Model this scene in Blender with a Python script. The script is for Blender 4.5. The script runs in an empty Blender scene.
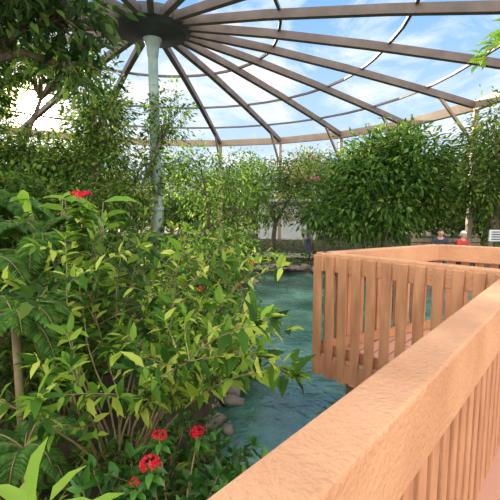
import bpy, bmesh, math, random
import numpy as np
from mathutils import Vector, Matrix, noise
random.seed(7); rng=np.random.default_rng(7)
scene=bpy.context.scene
COL=scene.collection
# ---------------------------------------------------------------- helpers
def link(o,parent=None):
    COL.objects.link(o)
    if parent: o.parent=parent
    return o
def mesh_obj(name,verts,faces,mat=None,parent=None,smooth=False):
    me=bpy.data.meshes.new(name); me.from_pydata([tuple(v) for v in verts],[],faces); me.update()
    if mat: me.materials.append(mat)
    if smooth: me.polygons.foreach_set('use_smooth',[True]*len(me.polygons))
    return link(bpy.data.objects.new(name,me),parent)
def empty(name):
    return link(bpy.data.objects.new(name,None))
class MB:
    def __init__(s): s.v=[];s.f=[]
    def add(s,v,f):
        b=len(s.v); s.v+= [tuple(a) for a in v]; s.f+=[tuple(i+b for i in q) for q in f]
    def box(s,c,ax,ay,az,hx,hy,hz):
        c=Vector(c);P=[]
        for k in (-1,1):
            for j in (-1,1):
                for i in (-1,1): P.append(c+ax*hx*i+ay*hy*j+az*hz*k)
        s.add(P,[(0,2,3,1),(4,5,7,6),(0,1,5,4),(2,6,7,3),(0,4,6,2),(1,3,7,5)])
    def beam(s,a,b,w,h):
        a=Vector(a);b=Vector(b);d=(b-a);L=d.length;d.normalize()
        up=Vector((0,0,1))
        if abs(d.z)>.95: up=Vector((1,0,0))
        sd=d.cross(up).normalized();u=sd.cross(d)
        s.box((a+b)/2,d,sd,u,L/2,w/2,h/2)
    def tube(s,pts,rad,n=6):
        pts=[Vector(p) for p in pts];b=len(s.v)
        for i,p in enumerate(pts):
            d=(pts[min(i+1,len(pts)-1)]-pts[max(i-1,0)]).normalized()
            up=Vector((0,0,1)) if abs(d.z)<.9 else Vector((1,0,0))
            x=d.cross(up).normalized();y=x.cross(d)
            for k in range(n):
                a=2*math.pi*k/n; s.v.append(tuple(p+(x*math.cos(a)+y*math.sin(a))*rad[i]))
        for i in range(len(pts)-1):
            for k in range(n):
                s.f.append((b+i*n+k,b+i*n+(k+1)%n,b+(i+1)*n+(k+1)%n,b+(i+1)*n+k))
        s.f.append(tuple(b+k for k in range(n))[::-1]); s.f.append(tuple(b+(len(pts)-1)*n+k for k in range(n)))
    def obj(s,name,mat,parent=None,smooth=False): return mesh_obj(name,s.v,s.f,mat,parent,smooth)
def bevel(o,w,seg=2):
    m=o.modifiers.new('bevel','BEVEL');m.width=w;m.segments=seg;m.limit_method='ANGLE'
# ---------------------------------------------------------------- materials
def newmat(name):
    m=bpy.data.materials.new(name);m.use_nodes=True;nt=m.node_tree
    return m,nt,nt.nodes['Principled BSDF'],nt.nodes['Material Output']
def ramp(nt,cols):
    r=nt.nodes.new('ShaderNodeValToRGB');e=r.color_ramp.elements
    while len(e)<len(cols): e.new(.5)
    for i,(p,c) in enumerate(cols): e[i].position=p;e[i].color=(*c,1)
    return r
def noisemat(name,cols,scale=5,rough=.8,bump=.2,detail=6,stretch=(1,1,1),metal=0,bscale=None):
    m,nt,b,o=newmat(name);N=nt.nodes;L=nt.links
    tc=N.new('ShaderNodeTexCoord');mp=N.new('ShaderNodeMapping');mp.inputs['Scale'].default_value=stretch
    L.new(tc.outputs['Object'],mp.inputs[0])
    n=N.new('ShaderNodeTexNoise');n.inputs['Scale'].default_value=scale;n.inputs['Detail'].default_value=detail
    L.new(mp.outputs[0],n.inputs[0]); r=ramp(nt,cols);L.new(n.outputs[0],r.inputs[0]);L.new(r.outputs[0],b.inputs['Base Color'])
    b.inputs['Roughness'].default_value=rough;b.inputs['Metallic'].default_value=metal
    n2=N.new('ShaderNodeTexNoise');n2.inputs['Scale'].default_value=bscale or scale*6;n2.inputs['Detail'].default_value=5
    L.new(mp.outputs[0],n2.inputs[0])
    bp=N.new('ShaderNodeBump');bp.inputs['Strength'].default_value=bump;bp.inputs['Distance'].default_value=.02
    L.new(n2.outputs[0],bp.inputs['Height']);L.new(bp.outputs[0],b.inputs['Normal'])
    return m
def leafmat(name,cols,trans=.4,rough=.5,spec=.22):
    m,nt,b,o=newmat(name);N=nt.nodes;L=nt.links
    g=N.new('ShaderNodeNewGeometry');r=ramp(nt,cols);L.new(g.outputs['Random Per Island'],r.inputs[0])
    L.new(r.outputs[0],b.inputs['Base Color']);b.inputs['Roughness'].default_value=rough
    b.inputs['Specular IOR Level'].default_value=spec
    t=N.new('ShaderNodeBsdfTranslucent');mx=N.new('ShaderNodeMixShader');mx.inputs[0].default_value=trans
    h=N.new('ShaderNodeHueSaturation');h.inputs['Hue'].default_value=.48;h.inputs['Value'].default_value=1.7
    L.new(r.outputs[0],h.inputs['Color']);L.new(h.outputs[0],t.inputs[0])
    L.new(b.outputs[0],mx.inputs[1]);L.new(t.outputs[0],mx.inputs[2]);L.new(mx.outputs[0],o.inputs[0])
    return m
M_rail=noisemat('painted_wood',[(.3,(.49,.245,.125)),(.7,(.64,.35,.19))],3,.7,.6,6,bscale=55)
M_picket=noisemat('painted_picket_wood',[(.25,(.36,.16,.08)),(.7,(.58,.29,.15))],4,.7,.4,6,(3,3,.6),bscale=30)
M_bark=noisemat('bark',[(.3,(.10,.075,.05)),(.7,(.24,.19,.13))],6,.9,.6,6,(3,3,1))
M_stem=noisemat('green_stem',[(.3,(.16,.12,.05)),(.7,(.30,.24,.12))],8,.6,.1)
M_steel=noisemat('weathered_steel_paint',[(.3,(.085,.065,.06)),(.7,(.16,.125,.11))],2,.6,.1)
M_tan=noisemat('tan_steel_paint',[(.3,(.27,.20,.15)),(.7,(.37,.28,.21))],2,.6,.1)
M_hub=noisemat('dark_hub_steel',[(.3,(.02,.025,.035)),(.7,(.05,.055,.07))],2,.5,.1)
M_pole=noisemat('pale_green_paint',[(.3,(.16,.25,.22)),(.7,(.28,.38,.34))],3,.5,.1)
M_stone=noisemat('shore_stone',[(.3,(.09,.08,.065)),(.7,(.28,.25,.21))],4,.85,.5)
M_white=noisemat('white_wall',[(.3,(.50,.54,.56)),(.7,(.66,.68,.68))],2,.8,.1)
M_ground=noisemat('soil',[(.35,(.03,.025,.015)),(.55,(.07,.05,.03)),(.7,(.04,.065,.018))],1.5,.95,.8)
M_path=noisemat('gravel_path',[(.3,(.34,.31,.26)),(.7,(.55,.5,.43))],6,.95,.6)
L_near=leafmat('leaf_fresh',[(0,(.015,.06,.008)),(.35,(.065,.18,.018)),(.7,(.20,.37,.035)),(1,(.52,.60,.11))],.42)
L_broad=leafmat('leaf_broad_light',[(0,(.14,.34,.03)),(1,(.36,.58,.08))],.45)
L_glossy=leafmat('leaf_glossy',[(0,(.015,.07,.01)),(.6,(.05,.18,.022)),(1,(.11,.30,.04))],.25,.3,.5)
L_mid=leafmat('leaf_mid',[(0,(.015,.05,.008)),(.5,(.05,.125,.018)),(1,(.21,.31,.045))],.42)
L_dark=leafmat('leaf_dark',[(0,(.012,.04,.01)),(.5,(.035,.09,.018)),(1,(.12,.21,.035))],.35)
L_tree=leafmat('leaf_tree',[(0,(.02,.065,.012)),(.5,(.07,.16,.028)),(1,(.20,.34,.06))],.4)
L_olive=leafmat('leaf_olive',[(0,(.05,.08,.015)),(.5,(.12,.17,.03)),(1,(.36,.34,.07))],.48)
L_fern=leafmat('leaf_fern',[(0,(.05,.15,.03)),(1,(.16,.34,.07))],.35)
L_red=leafmat('petal_red',[(0,(.60,.01,.03)),(1,(.9,.04,.07))],.2,.5)
L_pink=leafmat('petal_pink',[(0,(.5,.08,.16)),(1,(.75,.25,.3))],.3,.5)
def deckmat():
    m,nt,b,o=newmat('deck_boards');N=nt.nodes;L=nt.links
    tc=N.new('ShaderNodeTexCoord');mp=N.new('ShaderNodeMapping');mp.inputs['Rotation'].default_value=(0,0,math.radians(-49))
    L.new(tc.outputs['Object'],mp.inputs[0])
    br=N.new('ShaderNodeTexBrick');br.inputs['Scale'].default_value=1;br.inputs['Brick Width'].default_value=3
    br.inputs['Row Height'].default_value=.145;br.inputs['Mortar Size'].default_value=.006
    br.inputs['Color1'].default_value=(.50,.26,.18,1);br.inputs['Color2'].default_value=(.60,.33,.23,1);br.inputs['Mortar'].default_value=(.05,.025,.015,1)
    L.new(mp.outputs[0],br.inputs[0]);L.new(br.outputs[0],b.inputs['Base Color']);b.inputs['Roughness'].default_value=.6
    bp=N.new('ShaderNodeBump');bp.inputs['Strength'].default_value=.6;bp.inputs['Distance'].default_value=.01;bp.invert=True
    L.new(br.outputs['Fac'],bp.inputs['Height']);L.new(bp.outputs[0],b.inputs['Normal']);return m
M_deck=deckmat()
def watermat():
    m,nt,b,o=newmat('pond_water');N=nt.nodes;L=nt.links
    tc=N.new('ShaderNodeTexCoord')
    n=N.new('ShaderNodeTexNoise');n.inputs['Scale'].default_value=1.1;n.inputs['Detail'].default_value=7
    L.new(tc.outputs['Object'],n.inputs[0]);r=ramp(nt,[(.34,(.012,.055,.042)),(.5,(.045,.14,.11)),(.66,(.12,.26,.20))]);L.new(n.outputs[0],r.inputs[0])
    L.new(r.outputs[0],b.inputs['Base Color']);b.inputs['Roughness'].default_value=.02;b.inputs['IOR'].default_value=1.5
    b.inputs['Specular IOR Level'].default_value=1.0
    n2=N.new('ShaderNodeTexNoise');n2.inputs['Scale'].default_value=5;n2.inputs['Detail'].default_value=3;n2.inputs['Distortion'].default_value=1.0
    L.new(tc.outputs['Object'],n2.inputs[0])
    bp=N.new('ShaderNodeBump');bp.inputs['Strength'].default_value=.5;bp.inputs['Distance'].default_value=.05
    L.new(n2.outputs[0],bp.inputs['Height']);L.new(bp.outputs[0],b.inputs['Normal']);return m
M_water=watermat()
# ---------------------------------------------------------------- ground & pond
YS=[-6,0,3,5,9,12.6];XS=[-.8,-.45,-.25,-.5,-.15,.1]
def pond_d(x,y):   # >0 inside pond
    xl=np.interp(y,YS,XS)+.15*math.sin(y*1.7)
    yf=12.9+.35*math.sin(x*.8+1)-.02*x*x
    return min(x-xl,yf-y,13-x,y+5)
def gz(x,y):
    d=pond_d(x,y)
    base=-.38+.07*noise.noise(Vector((x*.5,y*.5,0)))
    t=max(0,min(1,(d+.25)/.7)); t=t*t*(3-2*t)
    return base*(1-t)+(-1.5)*t
xs=np.concatenate([np.linspace(-60,-8,14)[:-1],np.arange(-8,14,.3),np.linspace(14,60,12)])
ys=np.concatenate([np.linspace(-20,-6,6)[:-1],np.arange(-6,16,.3),np.linspace(16,80,16)])
V=[(x,y,gz(x,y)) for y in ys for x in xs];nx=len(xs)
F=[(j*nx+i,j*nx+i+1,(j+1)*nx+i+1,(j+1)*nx+i) for j in range(len(ys)-1) for i in range(nx-1)]
mesh_obj('ground',V,F,M_ground,smooth=True)
mesh_obj('pond_water',[(-2,-5.5,-.65),(13.5,-5.5,-.65),(13.5,13.6,-.65),(-2,13.6,-.65)],[(0,1,2,3)],M_water)
pv=[];pf=[]
for i in range(40):
    x=-6+i*.5; y=14.2+.3*math.sin(x*.8+1)
    pv+=[(x,y,-.30),(x,y+1.4,-.30)]
    if i: pf.append((2*i-2,2*i,2*i+1,2*i-1))
mesh_obj('gravel_path',pv,pf,M_path)
mb=MB()
def rock(c,r):
    bm=bmesh.new();bmesh.ops.create_icosphere(bm,subdivisions=2,radius=1)
    sc=Vector((r*random.uniform(.8,1.4),r*random.uniform(.7,1.1),r*random.uniform(.5,.75)));of=Vector((random.random()*50,0,0))
    vs=[Vector(c)+Vector((v.co.x*sc.x,v.co.y*sc.y,v.co.z*sc.z))*(1+.5*noise.noise(v.co*1.5+of)) for v in bm.verts]
    mb.add(vs,[[v.index for v in f.verts] for f in bm.faces]);bm.free()
for i in range(85):
    x=-.1+i*.15; rock((x,13.05+.35*math.sin(x*.8+1)-.02*x*x+random.uniform(-.1,.12),-.52+random.uniform(0,.06)),random.uniform(.09,.2))
for i in range(130):
    y=2.3+i*.082; x=np.interp(y,YS,XS)+.15*math.sin(y*1.7)-.03; rock((x+random.uniform(-.16,.14),y,-.64+random.uniform(0,.06)),random.uniform(.05,.12))
mb.obj('shore_stones',M_stone,smooth=True)
# ---------------------------------------------------------------- deck
S0=(-1.25,-.72);K=(1.955,2.99);C=(.708,4.26);D=(2.40,5.16);E=(6.2,2.6);Fp=(6.2,-3);G=(-1.25,-3)
poly=[S0,K,C,D,E,Fp,G]
n=len(poly)
bm=bmesh.new()
top=[bm.verts.new((p[0],p[1],0)) for p in poly]; f=bm.faces.new(top)
if f.normal.z<0: f.normal_flip()
r=bmesh.ops.extrude_face_region(bm,geom=[f])
for g in r['geom']:
    if isinstance(g,bmesh.types.BMVert): g.co.z=-.04
bmesh.ops.recalc_face_normals(bm,faces=bm.faces)
bmesh.ops.triangulate(bm,faces=bm.faces)
me=bpy.data.meshes.new('wooden_deck');bm.to_mesh(me);bm.free();me.materials.append(M_deck)
deck=link(bpy.data.objects.new('wooden_deck',me))
mb=MB()
for i in range(n):
    a=poly[i];b=poly[(i+1)%n]
    mb.beam((*a,-.135),(*b,-.135),.05,.185)
for p in [(1.15,4.3),(2.3,4.8),(2.1,3.1),(.9,1.95),(0,.9),(4,3.6),(-.9,-.3),(4,1),(4,-2)]:
    mb.beam((*p,-1.5),(*p,-.05),.12,.12)
mb.obj('joists_and_posts',M_picket,deck)
def railing(name,A,B,out,under=False,sp=.155,w=.09,start=.045):
    par=empty(name)
    A=Vector((*A,0));B=Vector((*B,0));d=(B-A).normalized();L=(B-A).length
    out=Vector((*out,0)).normalized();up=Vector((0,0,1))
    m=MB(); bw=.15 if under else .11; bh=.25 if under else .2
    m.box((A+B)/2-out*bw/2+up*(1.1-bh/2),d,out,up,L/2,bw/2,bh/2)
    o=m.obj('top_beam',M_rail,par);bevel(o,.012,3)
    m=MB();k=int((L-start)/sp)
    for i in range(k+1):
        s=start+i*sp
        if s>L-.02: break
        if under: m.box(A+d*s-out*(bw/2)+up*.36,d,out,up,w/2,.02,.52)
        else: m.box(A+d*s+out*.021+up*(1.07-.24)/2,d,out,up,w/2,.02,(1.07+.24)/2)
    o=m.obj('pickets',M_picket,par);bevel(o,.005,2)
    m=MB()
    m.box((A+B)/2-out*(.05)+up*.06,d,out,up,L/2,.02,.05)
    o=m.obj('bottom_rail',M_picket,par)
    return par
nn=(-.755,.656)
railing('deck_railing',S0,K,nn,under=True,sp=.14,w=.085)
railing('deck_railing.001',C,K,(-.707,-.707))
dd=Vector((D[0]-C[0],D[1]-C[1]));railing('deck_railing.002',C,D,(-dd.y,dd.x))
dd=Vector((E[0]-D[0],E[1]-D[1]));railing('deck_railing.003',D,E,(-dd.y,dd.x))
# ---------------------------------------------------------------- dome
HX,HY=-2.78,12.0;HZ=6.66;EZ=5.0;NR=20;A0=math.radians(-24)
dome=empty('aviary_dome_frame')
def RR(a): return 10.8+3.2*max(0,-math.sin(a))**1.5
def pf_(f,a,dz=0): # f: 0 hub .. 1 eave
    R=RR(a);r=f*R
    return Vector((HX+r*math.cos(a),HY+r*math.sin(a),HZ-(HZ-EZ)*(f**1.3)+dz))
m=MB()
for i in range(NR):
    a=A0+2*math.pi*i/NR
    q=[.08,.3,.55,.8,1]
    for j in range(4): m.beam(pf_(q[j],a),pf_(q[j+1],a),.16,.21)
m.obj('radial_beams',M_steel,dome)
m=MB()
for rr in (.33,.6,.82):
    for i in range(NR*2):
        a=A0+math.pi*i/NR;b=A0+math.pi*(i+1)/NR
        m.beam(pf_(rr,a,.1),pf_(rr,b,.1),.075,.075)
m.obj('ring_purlins',M_steel,dome)
m=MB()
for i in range(NR):
    a=A0+2*math.pi*i/NR;b=A0+2*math.pi*(i+1)/NR
    pa=pf_(1,a);pb=pf_(1,b)
    m.beam(pa,pb,.2,.32)
    m.beam((pa.x,pa.y,-.6),pa,.16,.16)
    m.beam((pa.x,pa.y,2.4),(pb.x,pb.y,2.4),.06,.08)
    m.beam((pa.x,pa.y,3.7),pf_(.86,a),.09,.09)
m.obj('perimeter_beams_and_posts',M_tan,dome)
m=MB();seg=36
prof=[(0,-.40),(.95,-.26),(1.1,-.14),(1.1,.14),(.3,.3),(0,.3)]
vs=[];fs=[]
for (r_,z_) in prof:
    for k in range(seg):
        a=2*math.pi*k/seg;vs.append((HX+max(r_,.001)*math.cos(a),HY+max(r_,.001)*math.sin(a),HZ+z_))
for j in range(len(prof)-1):
    for k in range(seg): fs.append((j*seg+k,j*seg+(k+1)%seg,(j+1)*seg+(k+1)%seg,(j+1)*seg+k))
m.add(vs,fs);m.obj('hub_disc',M_hub,dome)
m=MB();m.tube([(HX,HY,-.6),(HX,HY,-.2),(HX,HY,1.5),(HX,HY,5.8),(HX,HY,6.4)],[.19,.17,.165,.14,.14],16)
m.tube([(HX,HY,5.8),(HX,HY,6.05),(HX,HY,6.35)],[.15,.18,.28],20)
m.tube([(HX,HY,1.45),(HX,HY,1.55)],[.22,.22],16)
m.obj('center_pole',M_pole,dome,smooth=False)
# ---------------------------------------------------------------- foliage
T8=np.array([[0,0,0],[.3,-.5,.05],[.32,0,-.02],[.3,.5,.05],[.68,-.36,0],[.7,0,-.08],[.68,.36,0],[1,0,-.18]])
F8=[(0,1,2),(0,2,3),(1,4,5,2),(2,5,6,3),(4,7,5),(5,7,6)]
T4=np.array([[0,0,0],[.45,-.5,.06],[1,0,-.1],[.45,.5,.06],]);F4=[(0,1,2),(0,2,3)]
def nrm(a): return a/(np.linalg.norm(a,axis=1,keepdims=True)+1e-9)
def leaves(name,P,Dv,size,width,mat,parent=None,hi=False,upn=.45):
    T=T8 if hi else T4;Fc=F8 if hi else F4
    n=len(P);P=np.asarray(P,float);Dv=nrm(np.asarray([tuple(d) for d in Dv] if isinstance(Dv,list) else Dv,float))
    up=np.tile([0,0,1.],(n,1))+rng.normal(0,upn,(n,3))
    sd=nrm(np.cross(Dv,up));nn_=np.cross(sd,Dv)
    size=np.broadcast_to(size,(n,));k=len(T)
    V=(P[:,None,:]+(T[None,:,0,None]*Dv[:,None,:]+T[None,:,1,None]*width*sd[:,None,:]+T[None,:,2,None]*nn_[:,None,:])*size[:,None,None]).reshape(-1,3)
    me=bpy.data.meshes.new(name);me.vertices.add(n*k);me.vertices.foreach_set('co',V.ravel())
    ls=[len(f) for f in Fc];idx=np.concatenate([np.array(f) for f in Fc])
    tot=sum(ls);me.loops.add(n*tot);me.loops.foreach_set('vertex_index',(idx[None,:]+np.arange(n)[:,None]*k).ravel())
    me.polygons.add(n*len(Fc));st=np.cumsum([0]+ls[:-1])
    me.polygons.foreach_set('loop_start',(st[None,:]+np.arange(n)[:,None]*tot).ravel())
    me.polygons.foreach_set('loop_total',np.tile(ls,n))
    me.update(calc_edges=True);me.validate();me.materials.append(mat)
    return link(bpy.data.objects.new(name,me),parent)
def crown_pts(c,rad,nc,nl,cs,fill=.55):
    c=np.array(c);rad=np.array(rad)
    u=nrm(rng.normal(0,1,(nc,3)))*rng.uniform(fill,1,(nc,1))
    cc=c+u*rad
    ccr=np.repeat(cc,nl,0);ur=np.repeat(u,nl,0)
    off=rng.normal(0,cs,(nc*nl,3))*np.array([1,1,.75])
    P=ccr+off
    Dv=nrm(off)*.8+ur*.6+rng.normal(0,.45,P.shape)+np.array([0,0,-.35])
    return P,Dv,cc
def tree(name,base,crowns,mat,leaf=.14,width=.5,trunk=.12,nc=60,nl=45,cs=.28,hi=False,tmat=None,branches=8,fork=.45):
    par=empty(name);m=MB();b=Vector(base);b.z=gz(b.x,b.y)-.1
    Ps=[];Ds=[]
    cen=Vector((0,0,0))
    for c in crowns: cen+=Vector(c[0])
    cen/=len(crowns)
    fk=b.lerp(cen,fork);fk.x+=random.uniform(-.1,.1)
    mid=b.lerp(fk,.5)+Vector((random.uniform(-.12,.12),random.uniform(-.1,.1),0))
    m.tube([b,mid,fk],[trunk,trunk*.85,trunk*.7],9)
    for c in crowns:
        k=c[2] if len(c)>2 else 1
        P,Dv,cc=crown_pts(c[0],c[1],int(nc*k),nl,cs);Ps.append(P);Ds.append(Dv)
        cv=Vector(c[0]);cv=fk.lerp(cv,.75)
        m.tube([fk,fk.lerp(cv,.5)+Vector((0,0,.1)),cv],[trunk*.6,trunk*.45,trunk*.3],7)
        for j in range(min(branches,len(cc))):
            e=Vector(cc[j]);m.tube([cv,cv.lerp(e,.5)+Vector((0,0,.08)),e],[trunk*.28,trunk*.17,trunk*.06],5)
    m.obj('trunk',tmat or M_bark,par,True)
    P=np.concatenate(Ps);Dv=np.concatenate(Ds)
    leaves('foliage',P,Dv,rng.uniform(.6,1.25,len(P))*leaf,width,mat,par,hi)
    return par
def shrub(name,base,h,spread,nst,mat,leaf=.1,width=.38,lean=(0,0),step=.055,hi=True,twigs=3,stem_r=.008,lo=.25,br=.25,twlo=4):
    par=empty(name);m=MB();P=[];Dv=[];bx,by=base;bz=gz(bx,by)-.03
    def run(p,d,L,r,leafstart,droop):
        pts=[p.copy()];k=max(4,int(L/.12));q=p.copy()
        for i in range(k):
            d=(d+Vector((random.gauss(0,.07),random.gauss(0,.07),-droop*(i/k)))).normalized();q=q+d*(L/k);pts.append(q.copy())
        m.tube(pts,[r*(1-.75*i/k) for i in range(k+1)],5)
        s=leafstart*L;a=random.random()*6
        while s<L:
            t=s/L*k;i=min(int(t),k-1);pp=pts[i].lerp(pts[i+1],t-i);dr=(pts[i+1]-pts[i]).normalized()
            for side in (0,1):
                a+=2.4;x=dr.cross(Vector((0,0,1)));x=x.normalized() if x.length>.05 else Vector((1,0,0));y=x.cross(dr)
                o=(x*math.cos(a)+y*math.sin(a))
                P.append(pp);Dv.append(o*1.0+dr*.65+Vector((0,0,-.25)))
            s+=step*random.uniform(.7,1.4)
        for j in range(5):
            o=Vector((random.gauss(0,1),random.gauss(0,1),random.gauss(0,.5)));P.append(pts[-1]);Dv.append(o.normalized()*.8+d*.8)
        return pts
    for i in range(nst):
        a=random.random()*2*math.pi;q=math.sqrt(random.random())
        p=Vector((bx+math.cos(a)*q*br,by+math.sin(a)*q*br,bz))
        d=Vector((math.cos(a)*q*spread/h+lean[0],math.sin(a)*q*spread/h+lean[1],1)).normalized()
        L=h*random.uniform(.6,1.05)
        pts=run(p,d,L,stem_r,lo,.12)
        for t in range(twigs):
            j=random.randint(int(len(pts)/twlo),len(pts)-2);dd_=Vector((random.gauss(0,1),random.gauss(0,1),.7)).normalized()
            run(pts[j],dd_,L*random.uniform(.18,.34),stem_r*.5,.15,.15)
    m.obj('stems',M_stem,par,True)
    leaves('foliage',P,Dv,rng.uniform(.55,1.3,len(P))*leaf,width,mat,par,hi)
    return par
def fern(name,base,h,nf,L,mat,lf=.12,trunk=0,wid=.2,droop=.28):
    par=empty(name);m=MB();P=[];Dv=[];sz=[];b=Vector((base[0],base[1],gz(*base)));c=b+Vector((0,0,h))
    m.tube([b-Vector((0,0,.05)),b.lerp(c,.5),c],[.04+trunk,.03+trunk,.03+trunk],8)
    for i in range(nf):
        a=2*math.pi*i/nf+random.uniform(-.2,.2);e=random.uniform(.3,1.3)
        d=Vector((math.cos(a),math.sin(a),e)).normalized();q=c.copy();pts=[q.copy()];k=14;LL=L*random.uniform(.75,1.1)
        for j in range(k):
            d=(d+Vector((0,0,-droop*(j+2)/k))).normalized();q=q+d*LL/k;pts.append(q.copy())
            sd_=d.cross(Vector((0,0,1))).normalized();s=math.sin(math.pi*min(1,(j+2)/(k+2)))**.7
            for u in (0,.33,.66):
                pp=pts[-2].lerp(pts[-1],u)
                for sg in (1,-1): P.append(pp);Dv.append(sd_*sg+d*.5+Vector((0,0,-.15)));sz.append(lf*max(.25,s))
        m.tube(pts,[.008*(1-.8*j/k) for j in range(k+1)],5)
    m.obj('stems',M_stem,par,True)
    leaves('fronds',P,Dv,np.array(sz),wid,mat,par,False,.12)
    return par
def flower_head(par,c,r,mat,nf=26):
    P=[];Dv=[]
    for i in range(nf):
        u=Vector((random.gauss(0,1),random.gauss(0,1),abs(random.gauss(0,1))*.8)).normalized()
        q=Vector(c)+Vector((u.x*r,u.y*r,u.z*r*.6))
        t=u.cross(Vector((0,.3,1))).normalized();s=u.cross(t)
        for k in range(5):
            a=k*1.2566;P.append(q);Dv.append(t*math.cos(a)+s*math.sin(a)+u*.35)
    return leaves('blossoms',P,Dv,r*.42,.65,mat,par)
# climbing vine on the pole
vn=empty('climbing_vine');m=MB();P=[];Dv=[]
for s0 in (0,2.1,4.2):
    pts=[]
    for i in range(60):
        z=-.4+i*.085;a=s0+z*1.6;pts.append(Vector((HX+.19*math.cos(a),HY+.19*math.sin(a),z)))
    m.tube(pts,[.02*(1-.6*i/60) for i in range(60)],5)
    for i in range(420):
        t=random.random()**.8*59;p=pts[int(t)];den=1 if (1.9<p.z<3.9 or p.z<1) else .45
        if random.random()>den: continue
        o=(p-Vector((HX,HY,p.z))).normalized()
        P.append(p+o*random.uniform(0,.18)+Vector((random.gauss(0,.08),random.gauss(0,.08),0)));Dv.append(o+Vector((random.gauss(0,.6),random.gauss(0,.6),random.gauss(-.4,.4))))
m.obj('stems',M_stem,vn,True);leaves('foliage',P,Dv,rng.uniform(.08,.18,len(P)),.6,L_mid,vn,True)
# foreground shrubs
fs_=shrub('flowering_shrub',(-.98,2.8),1.92,1.0,25,L_near,.118,.36,step=.066,twigs=3,lo=.48,stem_r=.010,br=.16,twlo=2.4)
s2=shrub('pentas_plant',(-.45,1.98),.72,.42,32,L_glossy,.10,.45,step=.05,twigs=2,lo=.2)
for c,r in [((-.48,1.80,.36),.045),((-.317,2.3,.22),.043),((-.53,2.2,.26),.038),((-.62,2.0,.12),.025)]:
    m=MB();m.tube([(c[0]*.5-.21,(c[1]+2.0)/2,-.1),(c[0],c[1],c[2])],[.006,.004],5);m.obj('flower_stalk',M_stem,s2);flower_head(s2,c,r,L_red)
    P=[];Dv=[]
    for k in range(12):
        a=k*2.4;P.append((c[0],c[1],c[2]-.03-.006*k));Dv.append((math.cos(a),math.sin(a),-.1))
    leaves('collar_leaves',P,Dv,.09,.45,L_glossy,s2,True,.2)
shrub('leafy_shrub',(-.58,3.8),1.15,.72,22,L_near,.09,.36,step=.06,twigs=3)
shrub('leafy_shrub',(-.42,2.95),.5,.4,22,L_glossy,.085,.42,step=.05,twigs=2,lo=.15)
shrub('leafy_shrub',(-.72,2.5),.42,.4,18,L_mid,.08,.42,step=.05,twigs=2,lo=.15)
shrub('leafy_shrub',(-2.3,3.5),1.4,.8,22,L_mid,.08,.4,step=.055,twigs=3)
shrub('leafy_shrub',(-1.0,5.2),1.7,.9,34,L_tree,.10,.38,step=.07,twigs=3)
shrub('leafy_shrub',(-2.7,5.4),1.9,1.2,34,L_mid,.12,.4,step=.07,twigs=3)
shrub('leafy_shrub',(-1.0,7.2),1.75,1.1,36,L_near,.13,.4,step=.08,twigs=3)
shrub('leafy_shrub',(-.9,9.6),1.6,1.2,36,L_mid,.14,.42,step=.09,twigs=3)
shrub('leafy_shrub',(-.8,11.8),1.3,1.2,30,L_tree,.14,.42,step=.09,twigs=3)
shrub('leafy_shrub',(-1.5,2.05),.32,.4,12,L_glossy,.07,.5,step=.05,twigs=2,br=.35)
shrub('leafy_shrub',(-2.7,2.9),.9,.7,20,L_dark,.10,.45,step=.06,twigs=3,br=.4)
for p,h,L_,mt in [((-1.72,2.85),1.15,.62,L_fern),((-1.5,2.5),.35,.5,L_fern),((-2.6,3.6),1.35,.9,L_fern),((-2.15,4.1),1.65,.8,L_fern),((-3.3,4.0),1.5,1.1,L_fern),((-3.9,5.8),1.9,1.3,L_fern),((-1.15,1.85),.05,.32,L_mid),((-2.1,6.6),1.2,1.1,L_tree),((-5.0,8.0),2.2,1.6,L_tree)]:
    fern('fern',p,h,18,L_,mt,.16*L_/.8,wid=.24)
js=shrub('jatropha_shrub',(-1.6,3.5),2.0,.5,16,L_mid,.12,.55,step=.08,twigs=2)
for c in [(-1.44,3.4,1.67),(-1.38,3.42,1.69),(-1.5,3.5,1.7)]:
    m=MB();m.tube([(-1.55,3.5,.9),(c[0],c[1],c[2])],[.008,.004],5);m.obj('flower_stalk',M_stem,js);flower_head(js,c,.035,L_red)
P=[];Dv=[]
for i in range(160):
    a=random.random()*6.28;t=random.random();q=Vector((-1.55,3.5,.95)).lerp(Vector((-1.43,3.42,1.62)),t**.6)
    P.append(q);Dv.append((math.cos(a),math.sin(a),-.1))
leaves('upper_leaves',P,Dv,rng.uniform(.08,.15,len(P)),.5,L_near,js,True)
ps=shrub('pentas_plant',(-.35,5.3),1.1,.5,16,L_near,.10,.4,step=.06,twigs=2)
for c in [(-.13,5,.59),(-.34,5.2,1.0),(0,5.5,.5),(-.6,4.7,.6),(.02,5.1,.85),(-.8,4.8,.95),(-.2,5.6,1.1)]:
    m=MB();m.tube([(-.35,5.3,0),c],[.006,.004],5);m.obj('flower_stalk',M_stem,ps);flower_head(ps,c,.035,L_red)
# canna-like broad leaves mid left
for bx_,by_,hh in [(-3.0,4.8,1.75),(-2.45,4.7,1.8),(-2.0,4.8,1.85)]:
    par=empty('canna_plant');m=MB();P=[];Dv=[];sz=[];z0=gz(bx_,by_)
    for i in range(14):
        a=random.random()*6.28;b=Vector((bx_,by_,z0));e=b+Vector((math.cos(a)*.25,math.sin(a)*.25,hh*random.uniform(.6,1.15)))
        m.tube([b,b.lerp(e,.6),e],[.015,.012,.006],6)
        P.append(e);Dv.append((math.cos(a),math.sin(a),random.uniform(-.1,.6)));sz.append(random.uniform(.28,.45))
    m.obj('stems',M_stem,par,True);leaves('foliage',P,Dv,np.array(sz),.38,L_broad,par,True)
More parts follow.
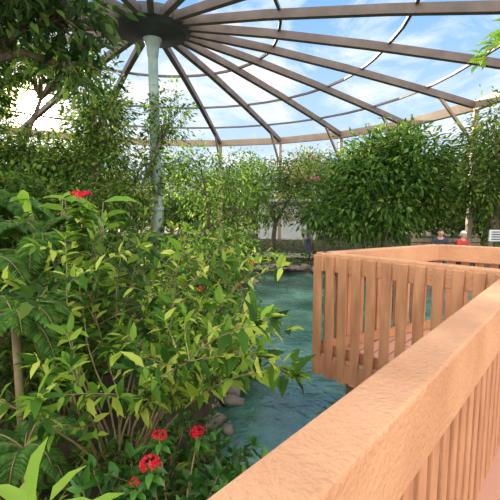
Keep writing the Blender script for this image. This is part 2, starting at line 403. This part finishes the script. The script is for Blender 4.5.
# broad-leaf foreground plant
par=empty('broadleaf_plant');m=MB();P=[];Dv=[];sz=[]
for (e,d,s) in [((-.71,1.2,.64),(.10,.05,.9),.21),((-.66,1.15,.61),(.9,.1,.35),.20),((-.73,1.22,.60),(-.7,.2,.35),.18),((-.68,1.25,.6),(.3,.8,.3),.17),((-.7,1.1,.55),(.4,-.5,.3),.17),((-.80,1.3,.5),(-.3,.8,.4),.17),((-.6,1.3,.5),(.7,.7,.2),.17),((-.62,1.35,.42),(.9,.3,.2),.16),((-.85,1.35,.42),(-.5,.6,.6),.17)]:
    b=Vector((-.72,1.2,gz(-.72,1.2)-.05));e=Vector(e);m.tube([b,b.lerp(e,.5)+Vector((0,0,.03)),e],[.012,.009,.005],6)
    P.append(e);Dv.append(d);sz.append(s)
m.obj('stems',M_stem,par,True);leaves('foliage',P,Dv,np.array(sz),.42,L_broad,par,True,.2)
# undergrowth
P=[];Dv=[]
for i in range(2600):
    x=random.uniform(-9,-.4);y=random.uniform(1.2,13)
    if pond_d(x,y)>-.15 or (y<4 and random.random()<.6): continue
    z=gz(x,y);h=random.uniform(.05,.4)
    for k in range(6):
        P.append((x+random.gauss(0,.1),y+random.gauss(0,.1),z+random.uniform(0,h)));Dv.append((random.gauss(0,1),random.gauss(0,1),.6))
for i in range(1500):
    x=random.uniform(-6,13);y=13.25+abs(random.gauss(0,.45))+.3*math.sin(x*.8+1) if random.random()<.5 else random.uniform(15.8,20)
    for k in range(7):
        P.append((x+random.gauss(0,.12),y+random.gauss(0,.1),gz(x,y)+random.uniform(0,.35)));Dv.append((random.gauss(0,1),random.gauss(0,1),.7))
leaves('groundcover_plants',P,Dv,rng.uniform(.06,.15,len(P)),.4,L_mid)
# overhanging tree top-left
tree('overhanging_tree',(-3.6,3.1,0),[((-2.45,4.0,3.6),(.75,.7,.4),1.2),((-1.8,4.2,3.5),(.33,.5,.32),.35),((-2.9,4.6,4.0),(1.0,.8,.45),1.3),((-1.75,4.4,3.05),(.25,.3,.3),.14),((-3.3,4.4,3.0),(.45,.5,.7),.7)],L_dark,.13,.42,.09,nc=60,nl=24,cs=.14,hi=True,branches=14,fork=.9)
tree('garden_tree',(-5.0,6.8,0),[((-4.7,6.8,1.5),(1.3,1.0,1.0)),((-3.6,7.4,1.3),(1.0,.8,.9)),((-6.0,7,2.6),(1.0,.8,.8),.6)],L_mid,.14,.42,nc=55,nl=40,cs=.22)
tree('garden_tree',(-3.5,8.4,0),[((-3.4,8.6,2.0),(1.1,.9,.9),1.2),((-3.2,8.8,3.4),(.55,.6,.9),1.3),((-4.3,8.5,2.6),(.8,.6,.4),1.3)],L_mid,.13,.4,nc=55,nl=40,cs=.2,branches=16)
tree('garden_tree',(-5.6,8.6,0),[((-5.4,8.5,4.2),(.6,.6,.7),1.2),((-4.2,8.9,4.6),(1.0,.6,.35),1.4),((-5.4,8.5,2.9),(.6,.6,.8),1.2)],L_mid,.14,.4,nc=55,nl=36,cs=.17,branches=16)
tree('garden_tree',(-7.5,11,0),[((-7.4,11,2.0),(2.0,1.5,1.4)),((-5.6,11.2,1.6),(1.4,1.2,1.4)),((-4.6,11.6,2.7),(1.1,1,.6),.5)],L_mid,.17,.42,nc=70,nl=38,cs=.3)
tree('climbing_fig_tree',(-3.5,11,0),[((-4.0,11.2,3.9),(.7,.7,1.0),.9),((-2.2,11.5,4.1),(.45,.5,.9),.6),((-3.2,11.3,2.4),(.9,.7,.9),.7)],L_mid,.13,.42,.07,nc=55,nl=26,cs=.18,branches=14)
tree('garden_tree',(-1.6,13.5,0),[((-1.5,13.5,2.4),(1.2,1.0,1.3)),((-.4,14.4,1.6),(1.1,.9,1.2))],L_tree,.16,.4,nc=50,nl=36,cs=.24)
tree('garden_tree',(1.0,17.5,0),[((.9,17.5,1.7),(1.5,1.2,1.0),1),((2.4,17,2.9),(1.2,1,.7),.7),((.2,17.2,2.8),(.9,.8,.7),.6)],L_tree,.17,.42,nc=60,nl=36,cs=.24)
bt=tree('bougainvillea_tree',(2.6,15.5,0),[((2.2,15.4,2.8),(1.3,.9,.8),.9),((1.3,15.6,2.6),(.8,.6,.5),.4)],L_tree,.12,.5,.07,nc=60,nl=38,cs=.2)
P,Dv,_=crown_pts((2.2,15.2,3.0),(1.4,.9,.6),18,14,.12);leaves('blossoms',P,Dv,rng.uniform(.06,.1,len(P)),.7,L_pink,bt)
tree('mango_tree',(4.8,13.9,0),[((4.4,13.9,1.8),(1.8,1.5,1.5),1.4),((5.3,13.9,3.1),(1.4,1.1,1.1),1.1),((3.9,13.9,2.9),(1.0,1,.8),.5),((2.9,13.9,1.4),(1.0,1,1.0),.5),((6.2,14.2,2.4),(1,1,1.2),.7)],L_tree,.24,.36,.16,nc=75,nl=44,cs=.3,hi=True)
tree('garden_tree',(7.1,12.2,0),[((7.7,12.3,3.6),(1.2,1.1,1.3),1.2),((8.6,12.5,1.8),(1.3,1.0,1.4)),((7.2,12.3,2.1),(.8,.8,.9),.8)],L_mid,.17,.4,.17,nc=60,nl=40,cs=.25)
tree('garden_tree',(9.5,15,0),[((9.0,15,2.4),(2,1.4,2.2)),((11.5,14,2.4),(2,1.4,2.0))],L_dark,.2,.42,nc=80,nl=42,cs=.34)
for i in range(26):
    a=math.radians(-62+i*5.0);rr=random.uniform(21,26);x=math.sin(a)*rr;y=max(math.cos(a)*rr,8);y=y+2
    h=random.uniform(1.5,2.4)
    if abs(x-.6)<1.2 : continue
    tree('background_tree',(x,y,0),[((x,y,h),(2.0,1.3,h*.85)),((x+random.uniform(-1,1),y,h*1.7),(1.2,1,h*.4),.5)],random.choice([L_tree,L_mid,L_olive]),.25,.45,.13,nc=60,nl=34,cs=.4,branches=5)
n=26000
th=rng.uniform(-1.25,1.25,n);rr=rng.uniform(27.5,29.5,n);zz=rng.uniform(-.5,1,n)*1.6+.7
P=np.stack([np.sin(th)*rr,np.cos(th)*rr,zz],1)
leaves('boundary_hedge',P,rng.normal(0,1,(n,3)),rng.uniform(.3,.5,n),.5,L_mid)
m=MB();X=Vector((1,0,0));Y=Vector((0,1,0));Z=Vector((0,0,1))
m.box((2.2,24,.7),X,Y,Z,1.7,.8,1.1)
bd=m.obj('white_building',M_white)
m=MB();m.box((2.2,23.9,1.86),X,Y,Z,1.9,1.1,.07);m.obj('roof',M_white,bd)
m=MB()
for k in range(3): m.box((1.2+k*1.0,23.19,.95),X,Y,Z,.25,.02,.3)
m.obj('windows',M_tan,bd)
# small branch of a tree beside the deck
br=empty('tree_branch');m=MB()
pts=[Vector((6.6,3.6,-1.4)),Vector((6.5,3.6,1.2)),Vector((5.6,3.5,2.9)),Vector((3.0,3.3,3.35)),Vector((2.1,3.25,3.1)),Vector((1.78,3.25,2.68))]
m.tube(pts,[.07,.06,.045,.02,.01,.004],8);m.obj('limb',M_bark,br,True)
P=[];Dv=[]
for i in range(56):
    t=random.uniform(0,1);p=pts[3].lerp(pts[4],t*2) if t<.4 else pts[4].lerp(pts[5],(t-.4)/.6)
    P.append(p);Dv.append((random.gauss(-.2,1),random.gauss(0,.8),random.gauss(-.2,.6)))
leaves('foliage',P,Dv,rng.uniform(.11,.18,len(P)),.36,L_broad,br,True)
# ---------------------------------------------------------------- people
def flat(name,c,r=.6):
    m,nt,b,o=newmat(name);n=nt.nodes.new('ShaderNodeTexNoise');n.inputs['Scale'].default_value=30
    rr=ramp(nt,[(.3,tuple(x*.85 for x in c)),(.7,c)]);nt.links.new(n.outputs[0],rr.inputs[0]);nt.links.new(rr.outputs[0],b.inputs['Base Color']);b.inputs['Roughness'].default_value=r;return m
SK=flat('skin',(.6,.36,.25));HAIR=flat('dark_hair',(.03,.02,.015))
def person(name,loc,rot,scale,seated,shirt,trousers,cap=None):
    par=empty(name)
    if seated:
        J=dict(pelvis=(0,0,.52),waist=(0,.0,.68),chest=(0,.04,.90),neck=(0,.06,1.05),shL=(.17,.05,.99),elL=(.23,.12,.74),wrL=(.14,.34,.64),hnL=(.12,.42,.63),
               hipL=(.09,.02,.5),knL=(.11,.44,.52),anL=(.11,.46,.09),toL=(.12,.6,.04))
    else:
        J=dict(pelvis=(0,0,.93),waist=(0,0,1.1),chest=(0,.0,1.30),neck=(0,.01,1.46),shL=(.18,0,1.40),elL=(.24,.0,1.12),wrL=(.24,.1,.88),hnL=(.24,.13,.79),
               hipL=(.09,0,.9),knL=(.1,.03,.49),anL=(.1,-.02,.09),toL=(.12,.13,.03))
    for k in list(J):
        if k.endswith('L'): J[k[:-1]+'R']=(-J[k][0],J[k][1],J[k][2])
    rad=dict(pelvis=.14,waist=.125,chest=.14,neck=.055,sh=.065,el=.045,wr=.03,hn=.035,hip=.085,kn=.06,an=.042,to=.035)
    Ed=[('pelvis','waist'),('waist','chest'),('chest','neck')]
    for s in 'LR': Ed+=[('chest','sh'+s),('sh'+s,'el'+s),('el'+s,'wr'+s),('wr'+s,'hn'+s),('pelvis','hip'+s),('hip'+s,'kn'+s),('kn'+s,'an'+s),('an'+s,'to'+s)]
    ks=list(J);me=bpy.data.meshes.new('tmp');me.from_pydata([J[k] for k in ks],[(ks.index(a),ks.index(b)) for a,b in Ed],[])
    o=bpy.data.objects.new('tmp',me);COL.objects.link(o)
    o.modifiers.new('s','SKIN');
    for i,k in enumerate(ks):
        r=rad.get(k,rad.get(k[:-1],.05));me.skin_vertices[0].data[i].radius=(r,r)
        me.skin_vertices[0].data[i].use_root=(k=='pelvis')
    ss=o.modifiers.new('b','SUBSURF');ss.levels=2;ss.render_levels=2
    dg=bpy.context.evaluated_depsgraph_get();bm_=bpy.data.meshes.new_from_object(o.evaluated_get(dg))
    bpy.data.objects.remove(o)
    bm_.materials.clear()
    for mt in (SK,shirt,trousers,HAIR): bm_.materials.append(mt)
    segs=[(Vector(J[a]),Vector(J[b]),a,b) for a,b in Ed]
    for p in bm_.polygons:
        c=p.center;best=9;bi=None
        for a,b,na,nb in segs:
            d=b-a;t=max(0,min(1,(c-a).dot(d)/d.length_squared));ds=(c-(a+d*t)).length
            if ds<best: best=ds;bi=(na,nb,t)
        na,nb,t=bi;mi=1
        if na[:2]in('hi','kn') or nb[:3]=='hip' or (na=='pelvis' and t<.3): mi=2
        if na[:2]=='an': mi=3
        if na[:2] in('wr',) or (na[:2]=='el' and t>.2) : mi=0
        if nb=='neck' and t>.75: mi=0
        p.material_index=mi;p.use_smooth=True
    link(bpy.data.objects.new('body',bm_),par)
    m=MB()
    for s in (1,-1):
        h=Vector(J['hnL' if s>0 else 'hnR']);w=Vector(J['wrL' if s>0 else 'wrR']);d=(h-w).normalized();sd=d.cross(Vector((s,0,.01))).normalized()
        for k,l in enumerate((.06,.075,.07,.055)):
            p=h+sd*(k-1.5)*.018;m.tube([p,p+d*l*.6,p+d*l+Vector((-s*.02,0,-.015))],[.0095,.009,.006],6)
        p=w.lerp(h,.4)-sd*.02;m.tube([p,p-sd*.03+d*.02,p-sd*.035+d*.055],[.012,.01,.007],6)
    m.obj('fingers',SK,par,True)
    hc=Vector(J['neck'])+Vector((0,.03,.13))
    bm=bmesh.new();bmesh.ops.create_uvsphere(bm,u_segments=20,v_segments=14,radius=1)
    for v in bm.verts:
        c=v.co.copy();z=c.z
        w_=.075*(1-.22*max(0,-z));y_=.095*(1-.12*max(0,-z));v.co=hc+Vector((c.x*w_,c.y*y_,c.z*.12))
    m=MB();m.add([v.co for v in bm.verts],[[v.index for v in f.verts] for f in bm.faces]);bm.free()
    m.tube([hc+Vector((0,.09,.01)),hc+Vector((0,.112,-.02)),hc+Vector((0,.09,-.035))],[.008,.015,.01],6)
    for s in(1,-1): m.tube([hc+Vector((s*.07,0,.02)),hc+Vector((s*.085,-.01,0)),hc+Vector((s*.07,0,-.025))],[.008,.015,.008],6)
    m.tube([hc-Vector((0,.02,.09)),Vector(J['neck'])-Vector((0,0,.03))],[.05,.055],10)
    m.obj('head',SK,par,True)
    m=MB()
    for s in(1,-1): m.tube([hc+Vector((s*.03,.082,.005)),hc+Vector((s*.03,.09,.005))],[.012,.008],8)
    m.obj('eyes',HAIR,par)
    m=MB();m.tube([hc+Vector((-.025,.083,-.06)),hc+Vector((0,.09,-.062)),hc+Vector((.025,.083,-.06))],[.004,.007,.004],6);m.obj('mouth',L_red,par)
    bm=bmesh.new();bmesh.ops.create_uvsphere(bm,u_segments=20,v_segments=14,radius=1)
    bmesh.ops.delete(bm,geom=[v for v in bm.verts if v.co.z<(-.5 if v.co.y<0 else .35)],context='VERTS')
    bm.verts.ensure_lookup_table();bm.verts.index_update()
    m=MB();m.add([hc+Vector((v.co.x*.083,v.co.y*.103-.004,v.co.z*.13)) for v in bm.verts],[[v.index for v in f.verts] for f in bm.faces]);bm.free()
    m.obj('hair',cap or HAIR,par,True)
    par.location=loc;par.rotation_euler=(0,0,rot);par.scale=(scale,)*3
    return par
RED=flat('red_cloth',(.5,.03,.03));NAVY=flat('navy_cloth',(.02,.025,.05));LIL=flat('lilac_cloth',(.45,.4,.6));WH=flat('white_cloth',(.8,.8,.8));DEN=flat('denim',(.08,.12,.25))
m=MB()
lm=MB();lm.tube([(5.6,10.6,-1.5),(5.6,10.6,-.2)],[1.7,1.5],24);lm.obj('stone_landing',M_stone)
bx,by,b0=5.35,10.6,-.2
for k in range(3): m.box((bx,by-.1+k*.13,b0+.44),X,Y,Z,.95,.055,.02)
for k in range(3): m.box((bx,by+.32,b0+.58+k*.13),X,Y,Z,.95,.02,.05)
for sx in(-.85,.85):
    for sy in (-.06,.2): m.box((bx+sx,by+sy,b0+.2),X,Y,Z,.03,.03,.22)
    m.box((bx+sx,by+.35,b0+.5),X,Y,Z,.03,.02,.52)
m.obj('garden_bench',M_bark)
person('seated_visitor',(5.05,10.6,-.22),math.radians(165),.92,True,NAVY,DEN,HAIR)
person('seated_visitor',(5.6,10.6,-.22),math.radians(205),.88,True,RED,NAVY,WH)
person('standing_child',(2.15,14.7,-.31),math.radians(150),.68,False,LIL,DEN)
m=MB();m.box((6.1,9.9,.2),X,Y,Z,.03,.03,.8);sg=m.obj('information_sign',M_hub)
m=MB();m.box((6.1,9.85,.85),X,Y,Z,.2,.02,.14);m.obj('panel',M_white,sg)
m=MB()
for k in range(4): m.box((6.1,9.825,.94-k*.06),X,Y,Z,.15,.004,.012)
m.obj('lettering',M_hub,sg)
# ---------------------------------------------------------------- world & light
sd=Vector((-.525,1.0,.235)).normalized()
w=bpy.data.worlds.new('sky');scene.world=w;w.use_nodes=True;nt=w.node_tree;N=nt.nodes;L=nt.links
bg=N['Background'];tc=N.new('ShaderNodeTexCoord')
mp=N.new('ShaderNodeMapping');mp.inputs['Scale'].default_value=(1,1,2.0);mp.inputs['Location'].default_value=(.35,.2,.1);L.new(tc.outputs['Generated'],mp.inputs[0])
nz=N.new('ShaderNodeTexNoise');nz.inputs['Scale'].default_value=3.6;nz.inputs['Detail'].default_value=8;nz.inputs['Roughness'].default_value=.62;nz.inputs['Distortion'].default_value=.5
L.new(mp.outputs[0],nz.inputs[0])
sx=N.new('ShaderNodeSeparateXYZ');L.new(tc.outputs['Generated'],sx.inputs[0])
cy=N.new('ShaderNodeMath');cy.operation='MULTIPLY_ADD';cy.inputs[1].default_value=-.16;L.new(sx.outputs['Y'],cy.inputs[0]);L.new(nz.outputs[0],cy.inputs[2])
cr=ramp(nt,[(.33,(0,0,0)),(.50,(1,1,1))]);L.new(cy.outputs[0],cr.inputs[0])
gr=ramp(nt,[(0,(.48,.56,.66)),(.2,(.34,.48,.70)),(.42,(.17,.35,.70)),(.8,(.15,.32,.72))]);L.new(sx.outputs['Z'],gr.inputs[0])
mx=N.new('ShaderNodeMixRGB');L.new(cr.outputs[0],mx.inputs[0]);L.new(gr.outputs[0],mx.inputs[1])
bc=ramp(nt,[(0,(1.85,1.78,1.65)),(1,(.66,.69,.72))]);ym=N.new('ShaderNodeMath');ym.operation='MULTIPLY_ADD';ym.inputs[1].default_value=.9;ym.inputs[2].default_value=.4
L.new(sx.outputs['Y'],ym.inputs[0]);L.new(ym.outputs[0],bc.inputs[0]);L.new(bc.outputs[0],mx.inputs[2])
dp=N.new('ShaderNodeVectorMath');dp.operation='DOT_PRODUCT';nv=N.new('ShaderNodeVectorMath');nv.operation='NORMALIZE'
L.new(tc.outputs['Generated'],nv.inputs[0]);L.new(nv.outputs[0],dp.inputs[0]);dp.inputs[1].default_value=sd
def powr(e,k):
    p=N.new('ShaderNodeMath');p.operation='POWER';cl=N.new('ShaderNodeMath');cl.operation='MAXIMUM';cl.inputs[1].default_value=0
    L.new(dp.outputs['Value'],cl.inputs[0]);L.new(cl.outputs[0],p.inputs[0]);p.inputs[1].default_value=e
    q=N.new('ShaderNodeMath');q.operation='MULTIPLY';q.inputs[1].default_value=k;L.new(p.outputs[0],q.inputs[0]);return q
a1=powr(150,1.1);a2=powr(2500,60)
ad=N.new('ShaderNodeMath');L.new(a1.outputs[0],ad.inputs[0]);L.new(a2.outputs[0],ad.inputs[1])
gl=N.new('ShaderNodeMixRGB');gl.blend_type='MULTIPLY';gl.inputs[0].default_value=1;gl.inputs[1].default_value=(1,.80,.48,1);L.new(ad.outputs[0],gl.inputs[2])
fa=N.new('ShaderNodeMixRGB');fa.blend_type='ADD';fa.inputs[0].default_value=1;L.new(mx.outputs[0],fa.inputs[1]);L.new(gl.outputs[0],fa.inputs[2])
L.new(fa.outputs[0],bg.inputs[0]);bg.inputs[1].default_value=1.2
sl=bpy.data.lights.new('sun','SUN');sl.energy=10.0;sl.angle=.02;sl.color=(1,.84,.6)
so=link(bpy.data.objects.new('sun',sl));so.rotation_euler=sd.to_track_quat('Z','Y').to_euler();so.location=(-10,20,12)
# ---------------------------------------------------------------- camera
cd=bpy.data.cameras.new('camera');cd.sensor_width=36;cd.lens=28.8;cd.clip_start=.03
co=link(bpy.data.objects.new('camera',cd));co.location=(0,0,1.6)
co.rotation_euler=(math.radians(90-6.42),0,0);scene.camera=co
scene.view_settings.view_transform='Standard';scene.view_settings.exposure=.5
